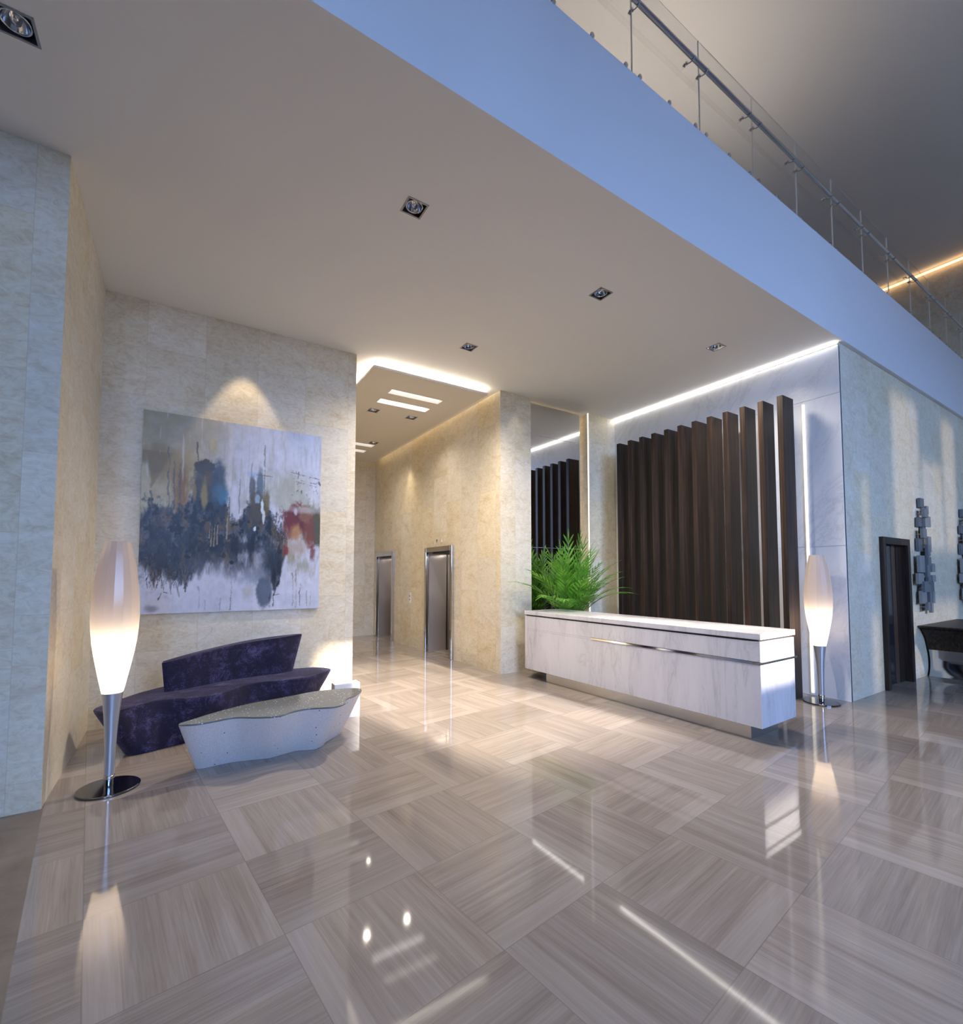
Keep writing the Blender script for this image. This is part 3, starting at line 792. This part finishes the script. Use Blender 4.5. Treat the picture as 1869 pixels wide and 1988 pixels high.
    line(.272, .13, .274, .22, .005, c(.12, .09, .05)); line(.333, .14, .334, .25, .004, c(.4, .42, .5), .7)
    line(.644, .10, .646, .40, .005, c(.25, .27, .22)); line(.60, .265, .69, .266, .004, c(.3, .2, .12), .8)
    line(.572, .20, .571, .34, .004, c(.3, .32, .36), .7); line(.505, .30, .506, .48, .004, c(.25, .27, .32), .8)
    line(.447, .40, .448, .50, .005, dk_); line(.55, .06, .553, .30, .003, c(.5, .55, .62), .5)
    for x, y0, y1, k in ((.356, .56, .66, 0), (.372, .55, .66, 0), (.388, .55, .65, 0), (.345, .54, .62, 0), (.44, .48, .62, 0)): line(x, y0, x, y1, .005, c(.48, .42, .30), .8)
    for x, y0, y1, col in ((.829, .80, .98, c(.30, .27, .12)), (.85, .78, .99, c(.36, .33, .20)), (.876, .86, .985, c(.20, .17, .12)), (.468, .82, .99, c(.2, .2, .3)),
                           (.689, .91, .985, dk_), (.712, .91, .98, dk_), (.75, .82, .86, dk_), (.41, .93, .99, c(.3, .3, .36)), (.33, .94, .99, c(.35, .35, .42)),
                           (.92, .90, .985, c(.45, .45, .40)), (.30, .87, .98, c(.4, .42, .5)), (.945, .9, .98, c(.5, .5, .45))): line(x, y0, x, y1, .0045, col, .85, .006)
    line(.735, .86, .715, .92, .006, dk_); line(.715, .92, .745, .915, .004, dk_); line(.75, .845, .735, .87, .006, dk_)
    for a in ((.807, .23, .99, .255), (.79, .265, .83, .265), (.85, .235, .87, .245), (.86, .27, .97, .285), (.84, .28, .97, .30), (.93, .235, .97, .25)): line(*a, .0035, c(.16, .14, .18), .7)
    line(.855, .225, .85, .262, .004, dk_); line(.988, .272, .998, .285, .008, dk_); line(.874, .33, .872, .352, .007, dk_)
    r = np.random.RandomState(5)
    for i in range(150):
        x, y = r.uniform(.03, .25), r.uniform(.62, .86); line(x, y, x+r.uniform(-.01, .01), y+r.uniform(.01, .05), .003, c(.02, .02, .03), .7)
    for i in range(60):
        x, y = r.uniform(.80, .99), r.uniform(.22, .38); line(x, y, x+r.uniform(-.012, .012), y+r.uniform(.0, .01), .0022, c(.1, .08, .12), .7)
    for i in range(50):
        x, y = r.uniform(.66, .78), r.uniform(.45, .68); line(x, y, x+r.uniform(-.01, .01), y+r.uniform(.0, .03), .003, c(.05, .04, .03), .8)
    line(.11, .90, .10, .93, .005, dk_); line(.125, .895, .16, .905, .004, dk_); line(.185, .85, .20, .92, .005, c(.2, .2, .26), .7)
    lay(blob(.635, .44, .007, .03, .4, 1.0), c(.80, .88, .95), .95); lay(blob(.645, .50, .008, .03, .4, 1.0), c(.80, .86, .93), .9)
    lay(blob(.595, .56, .008, .012, .3, .9), c(.8, .85, .92), .95); lay(blob(.605, .40, .012, .02, .5, 1.2), c(.5, .65, .85), .7)
    lay(blob(.84, .455, .01, .018, .5, 1.2), c(.7, .68, .75), .7); lay(blob(.468, .745, .014, .012, .4, .5), c(.01, .01, .02), .95)
    lay(blob(.58, .265, .03, .02, .8, .8), c(.35, .50, .80), .5); lay(blob(.415, .41, .03, .03, .8, 1.2), c(.10, .28, .45), .6)
    lay(blob(.07, .975, .04, .02, .8, .5), c(.25, .27, .38), .7)
    img *= (1+(n6-.5)*.22)[..., None]
    img = np.clip(img, 0, 1)**1.3*.95
    return np.clip(img, 0, 1)
pw, ph = 1.928, 2.275
pt = empty('painting', (-.377, 6.349, 1.183), 'large unframed abstract painting in grey, ochre and red above the navy sofa', 'painting')
H_, W_ = 360, 310
img = paint_canvas(H_, W_)
me = bpy.data.meshes.new('painted_canvas')
xs = np.linspace(0, pw, W_); zs = np.linspace(ph, 0, H_)
vx = np.zeros((H_, W_, 3)); vx[..., 0] = xs[None, :]; vx[..., 2] = zs[:, None]
ii = np.arange(H_*W_).reshape(H_, W_)
faces = np.stack([ii[1:, :-1], ii[1:, 1:], ii[:-1, 1:], ii[:-1, :-1]], -1).reshape(-1, 4)
me.vertices.add(H_*W_); me.vertices.foreach_set('co', vx.reshape(-1))
me.loops.add(faces.size); me.loops.foreach_set('vertex_index', faces.reshape(-1).astype(np.int32))
me.polygons.add(len(faces)); me.polygons.foreach_set('loop_start', np.arange(0, faces.size, 4, dtype=np.int32))
me.update(calc_edges=True)
at = me.color_attributes.new('paint', 'FLOAT_COLOR', 'POINT')
rgba = np.ones((H_*W_, 4), np.float32); rgba[:, :3] = img.reshape(-1, 3)
at.data.foreach_set('color', rgba.reshape(-1))
t = NT('painted_canvas'); a_ = t.new('ShaderNodeAttribute', attribute_name='paint')
t.set(Base_Color=a_.outputs['Color'], Roughness=.35); me.materials.append(t.m)
o = bpy.data.objects.new('painted_canvas', me); COL.objects.link(o); o.parent = pt
obj('stretcher', mbox(0, pw, .001, .036, 0, ph), plain('canvas_edge', (.42, .38, .28), .7), pt)

# ------------------------------------------------------------------ glass railing on the balcony
rl = empty('glass_railing', (0, SY, TZ), 'frameless glass balustrade with round steel handrail along the balcony edge', 'railing')
J0, DJ = 3.15, .99
js = [J0 + DJ*k for k in range(-4, 12)]
GY = .010
for a, b in zip(js, js[1:]):
    obj('glass_panel', mbox(a+.006, b-.006, GY-.006, GY+.006, .0, .94), M['glass'], rl)
    # polished edge faces
for j in js[1:-1]:
    bm = bmesh.new()
    box(bm, j-.0025, j+.0025, GY-.0065, GY+.0065, .0, .94)
    obj('glass_edge', bm, plain('glass_edge', (.80, .72, .60), .3), rl)
bm = tube(bmesh.new(), [(js[0], -.062, .57), (js[-1], -.062, .57)], .021, 16)
obj('handrail', bm, M['satin'], rl, smooth=40)
obj('top_edge', mbox(js[0], js[-1], GY-.0015, GY+.0015, .9405, .942), plain('polished_glass_edge', (.75, .70, .66), .3), rl)
clamp_me = None
for j in js[1:-1]:
    for dx in (0, -.21):
        bm = bmesh.new()
        tube(bm, [(0, .04, .01), (0, .0, 0), (0, -.025, -.024), (0, -.062, -.032), (0, -.092, -.012)], .005, 8)
        if clamp_me is None:
            disc_y(bm, 0, GY+.007, GY+.018, 0, .016); disc_y(bm, 0, GY-.018, GY-.007, 0, .016)
            o = obj('rail_bracket', bm, M['satin'], rl, smooth=40); clamp_me = o.data
        else:
            bm.free(); o = bpy.data.objects.new('rail_bracket', clamp_me); COL.objects.link(o); o.parent = rl
        o.location = (j+dx, 0, .57)
bolt_me = None
for j in js[1:-1]:
    for dx in (-.49, -.09, .09):
        if bolt_me is None:
            bm = disc_y(bmesh.new(), 0, GY-.018, GY-.006, 0, .021); o = obj('standoff_bolt', bm, M['satin'], rl, smooth=40); bolt_me = o.data
        else: o = bpy.data.objects.new('standoff_bolt', bolt_me); COL.objects.link(o); o.parent = rl
        o.location = (j+dx, 0, .014)

# ------------------------------------------------------------------ wall sculptures
REC = [(10.05, 10.24, 2.72, 2.85), (10.21, 10.34, 2.62, 2.73), (9.97, 10.2, 2.55, 2.67), (9.93, 10.1, 2.4, 2.53), (10.12, 10.42, 2.41, 2.56), (9.87, 10.09, 2.21, 2.34), (10.11, 10.27, 2.22, 2.41), (10.22, 10.4, 2.0, 2.23), (10.06, 10.23, 1.93, 2.09), (9.88, 10.08, 2.01, 2.19), (9.76, 10.03, 1.66, 1.91), (10.05, 10.25, 1.77, 1.89), (10.21, 10.4, 1.8, 2.04), (9.68, 9.96, 1.48, 1.63), (9.99, 10.17, 1.58, 1.76), (10.18, 10.35, 1.62, 1.77), (10.36, 10.54, 1.67, 1.79), (10.02, 10.2, 1.47, 1.58), (10.2, 10.32, 1.41, 1.56), (10.36, 10.55, 1.51, 1.6), (9.82, 10.16, 1.35, 1.5), (10.34, 10.57, 1.34, 1.51), (9.79, 10.06, 1.17, 1.35), (10.06, 10.21, 1.18, 1.33), (10.2, 10.37, 1.16, 1.35), (10.34, 10.47, 1.16, 1.33), (9.94, 10.1, 1.06, 1.17), (10.11, 10.24, 1.05, 1.16), (10.24, 10.36, 1.01, 1.15)]
sm = [plain('tile_blue_grey', (.13, .15, .18), .4, .3), plain('tile_mid_grey', (.20, .215, .235), .4, .3), plain('tile_light_grey', (.33, .33, .33), .4, .3)]
s1 = empty('wall_sculpture', (10.13, 2.55, 1.9), 'tall wall sculpture of overlapping grey metal tiles, between the door and the console', 'wall sculpture', 'grey tile wall sculptures')
for i, (x0, x1, z0, z1) in enumerate(REC):
    dep = [.03, .06, .085][i % 3]
    x0 += .02*(i % 3); x1 -= .01
    obj('metal_tile', mbox(x0-10.13, x1-10.13, -dep-.025, -dep+.015, z0-1.9, z1-1.9+.02, bevel=.002), sm[(i*5) % 3], s1)
bm = bmesh.new()
for i, (x0, x1, z0, z1) in enumerate(REC):
    dep = [.03, .06, .085][i % 3]; xc = (x0+x1)/2-10.13; zc = (z0+z1)/2-1.9
    box(bm, xc-.01, xc+.01, -dep+.015, -.001, zc-.01, zc+.01)
obj('mounting_pins', bm, M['fixture'], s1)
s2 = copy_tree(s1); s2.location.x += 2.36
s2['label'] = 'second grey metal tile wall sculpture, a sliver at the right picture edge'

# ------------------------------------------------------------------ console
cs = empty('console_table', (10.9, 2.25, 0), 'dark wood console with scooped end on steel foot, at the right picture edge', 'console table')
def hprof(pts, y0, y1, half):
    bm = bmesh.new()
    l = [bm.verts.new((-half+x, y0, z)) for z, x in pts] + [bm.verts.new((half-x, y0, z)) for z, x in reversed(pts)]
    r = [bm.verts.new((v.co.x, y1, v.co.z)) for v in l]; n = len(l)
    for i in range(n): bm.faces.new((l[i], l[(i+1) % n], r[(i+1) % n], r[i]))
    bm.faces.new(l[::-1]); bm.faces.new(r)
    return bm
obj('top', mbox(-1.06, 1.06, -.62, .29, .795, .822, bevel=.004), M['ebony'], cs)
obj('upper_scoop', hprof([(.795, .10), (.76, .105), (.73, .13), (.68, .20), (.60, .28), (.50, .34), (.42, .37)], -.56, .28, 1.05), M['ebony'], cs, smooth=30)
obj('steel_foot', hprof([(.419, .38), (.30, .42), (.20, .43), (.10, .41), (.03, .36), (.0, .34)], -.54, .27, 1.05), M['chrome'], cs, smooth=30)

# ------------------------------------------------------------------ potted palm behind the desk
pl = empty('potted_palm', (5.64, 5.97, 0), 'leafy green palm behind the far end of the reception desk, before the mirror', 'plant')
bm = bmesh.new(); lathe(bm, [(.14, 0), (.16, .02), (.20, .5), (.215, .62), (.20, .62), (.19, .57)], 32, closed_bot=True, closed_top=False)
obj('pot', bm, M['pot'], pl, smooth=40)
bm = bmesh.new(); lathe(bm, [(.19, .56), (.12, .585), (.02, .59)], 24, closed_top=True); obj('soil', bm, M['soil'], pl)
def frond(az, lean, length, base_h, leaf, seed):
    r = random.Random(seed); bmr = bmesh.new(); bml = bmesh.new()
    d = Vector((math.cos(az), math.sin(az), 0)); pts = []
    p = Vector((.05*math.cos(az), .05*math.sin(az), .58)); ang = lean*.25
    n = 16
    for i in range(n+1):
        pts.append(p.copy())
        ang = lean*(.25 + .95*(i/n)**1.3)
        p = p + (d*math.sin(ang) + Vector((0, 0, math.cos(ang))))*(base_h+length)/n
    tube(bmr, pts, [.009*(1-.8*i/n)+.001 for i in range(n+1)], 6)
    side = Vector((-d.y, d.x, 0))
    st = max(3, int(n*base_h/(base_h+length)))
    def blade(o, dirv, ln, w, up):
        dirv = dirv.normalized(); wv = dirv.cross(up).normalized()
        prev = None
        for k, (f, ww) in enumerate(((0, .25), (.2, .95), (.5, 1), (.8, .55), (1, .04))):
            c_ = o + dirv*ln*f + Vector((0, 0, -1))*ln*.20*f*f
            a = bml.verts.new(c_ + wv*w*ww/2); m_ = bml.verts.new(c_ - up*w*.12*ww); b = bml.verts.new(c_ - wv*w*ww/2)
            if prev:
                bml.faces.new((prev[0], prev[1], m_, a)); bml.faces.new((prev[1], prev[2], b, m_))
            prev = (a, m_, b)
    for i in range(int(st*.9), int(n*.9)+1):
        q = min(n, i/.9); i0 = min(int(q), n-1); f = q-i0
        o = pts[i0].lerp(pts[i0+1], f); tan = (pts[i0+1]-pts[i0]).normalized()
        s = (q-st)/(n-st); ln = leaf*(.55+.45*math.sin(PI*min(1, s*1.0+.12)))*r.uniform(.9, 1.1)
        for sg in (1, -1):
            up = tan.cross(side*sg).normalized()
            dv = tan*(.85+.45*s) + side*sg*(.75-.2*s) + Vector((0, 0, .22*r.uniform(.2, 1)))
            blade(o, dv, ln, .026+.010*math.sin(PI*s), up)
    blade(pts[-1], tan, leaf*.7, .022, side.cross(tan))
    for b_ in (bmr, bml):                  # leaves press up against the mirror and stay clear of the fins
        for v in b_.verts:
            v.co.y = min(v.co.y, .44); v.co.x = min(v.co.x, 1.02)
            if v.co.x < -.22 and v.co.y < .02: v.co.z = max(v.co.z, 1.075 + .1*min(1, -.22-v.co.x))
    fo = obj('frond', bmr, M['stem'], pl, smooth=True)
    obj('leaflets', bml, M['leaf'], fo, recalc=False)
r_ = random.Random(11)
#        azimuth deg, lean, frond length
FR = [(-90, .3, 1.05), (200, .35, 1.0), (-20, .35, 1.0), (-130, .25, 1.15), (-55, .45, .95), (175, 1.25, .95), (190, 1.0, .9), (215, .85, .9), (235, 1.1, .8),
      (250, .7, .9), (-95, 1.0, .75), (-75, .75, .85), (-50, 1.0, .8), (-35, .8, .95), (-15, 1.05, .9), (0, .8, .95), (5, 1.25, .85), (-25, 1.3, .85), (-60, 1.35, .7),
      (-110, 1.3, .65), (225, 1.4, .7), (205, 1.45, .85), (160, .6, .7), (20, .5, .8), (60, .15, .85), (120, .2, .8), (-170, .6, 1.0), (-5, .55, 1.05), (-140, .6, .9), (-80, .15, 1.2)]
for i, (az, lean, ln) in enumerate(FR):
    frond(math.radians(az+r_.uniform(-8, 8)), lean, ln, .40+.12*r_.random(), .42 if lean < .7 else .34, i)

# ------------------------------------------------------------------ lights
def area(name, loc, rot, sx, sy, power, col, portal=False, spread=None):
    d = bpy.data.lights.new(name, 'AREA'); d.shape = 'RECTANGLE'; d.size = sx; d.size_y = sy
    d.energy = power; d.color = col
    if portal: d.cycles.is_portal = True
    if spread: d.spread = spread
    o = bpy.data.objects.new(name, d); COL.objects.link(o); o.location = loc; o.rotation_euler = rot
    return o
def spot(name, loc, target, power, col, ang, blend=.6, r=.03):
    d = bpy.data.lights.new(name, 'SPOT'); d.energy = power; d.color = col
    d.spot_size = math.radians(ang); d.spot_blend = blend; d.shadow_soft_size = r
    o = bpy.data.objects.new(name, d); COL.objects.link(o); o.location = loc
    o.rotation_euler = (Vector(target)-Vector(loc)).to_track_quat('-Z', 'Y').to_euler()
    return o
for i, h in enumerate(win):      # sky portals in the window openings, facing in
    area('daylight_portal', ((h[0]+h[1])/2, WY-.05, (h[2]+h[3])/2), (PI/2, 0, 0), h[1]-h[0], h[3]-h[2], 1, (1, 1, 1), portal=True)
sun = bpy.data.lights.new('sun', 'SUN'); sun.energy = 20; sun.color = (1, .88, .74); sun.angle = math.radians(1.3)
so = bpy.data.objects.new('sun', sun); COL.objects.link(so)
so.rotation_euler = Vector((AZ, 1, -EL)).to_track_quat('-Z', 'Y').to_euler(); so.location = (0, -10, 5)
warm = (1.0, .88, .75)
for (x, y), e in zip(spots_main, (2, 12, 280, 380, 560)):
    spot('downlight', (x, y, HZ-.01), (x, y, 0), e, warm, 150, 1, .20 if x > 6 else .04)
for (x, y), e in zip(spots_cor, (62, 62, 50, 50)):
    spot('downlight', (x, y, PZ-.01), (x, y, 0), e, (1, .88, .74), 130, 1)
spot('downlight', (.62, 6.05, HZ-.03), (.62, 6.25, 0), 75, (1, .80, .55), 52, .35)
spot('downlight', (4.22, 9.95, PZ-.03), (4.3, 9.95, 0), 60, (1, .80, .52), 44, .5)
spot('downlight', (4.76, 6.12, HZ-.03), (4.9, 6.25, 0), 8, (1, .85, .62), 60, .6)
# unseen spots added on the balcony floor to brighten the upper ceiling
for x, e in ((1.5, 170), (5.5, 230)):
    spot('upper_fill', (x, 4.6, TZ+.05), (x, 4.2, UZ), e, (1, .84, .68), 130, 1)
led('cove_light', (14.90, 14.94, -9.9, 14.1, UZ-.10, UZ-.06), emit('led_upper', (1, .62, .30), 3), 'warm light line under the upper ceiling on the far upper wall')

w = bpy.data.worlds.new('sky'); SC.world = w; w.use_nodes = True
bg = w.node_tree.nodes['Background']; bg.inputs[0].default_value = (.33, .53, 1.0, 1); bg.inputs[1].default_value = 20

# ------------------------------------------------------------------ camera
cam = bpy.data.cameras.new('camera'); co = bpy.data.objects.new('camera', cam); COL.objects.link(co); SC.camera = co
cam.sensor_fit = 'HORIZONTAL'; cam.sensor_width = 36; cam.lens = 910.49/1869*36
cam.shift_y = (1069.95-994)/1869; cam.shift_x = 0
yw, pi_, ro = math.radians(32.785), math.radians(2.886), math.radians(.0423)
fw = Vector((math.sin(yw), math.cos(yw), 0)); rt = Vector((math.cos(yw), -math.sin(yw), 0)); up = Vector((0, 0, 1))
f2 = math.cos(pi_)*fw + math.sin(pi_)*up; u2 = math.cos(pi_)*up - math.sin(pi_)*fw
r3 = math.cos(ro)*rt + math.sin(ro)*u2; u3 = math.cos(ro)*u2 - math.sin(ro)*rt
mt = Matrix((r3, u3, -f2)).transposed()
co.matrix_world = Matrix.Translation((0, 0, 1.62)) @ mt.to_4x4()
cam.clip_start = .05

SC.view_settings.view_transform = 'Standard'; SC.view_settings.look = 'None'
SC.view_settings.exposure = 0; SC.view_settings.gamma = 1
SC.cycles.use_denoising = True
SC.cycles.use_adaptive_sampling = True; SC.cycles.adaptive_threshold = .02
SC.cycles.max_bounces = 7; SC.cycles.diffuse_bounces = 4; SC.cycles.glossy_bounces = 4
SC.cycles.sample_clamp_indirect = 6
SC.cycles.caustics_reflective = False; SC.cycles.caustics_refractive = False
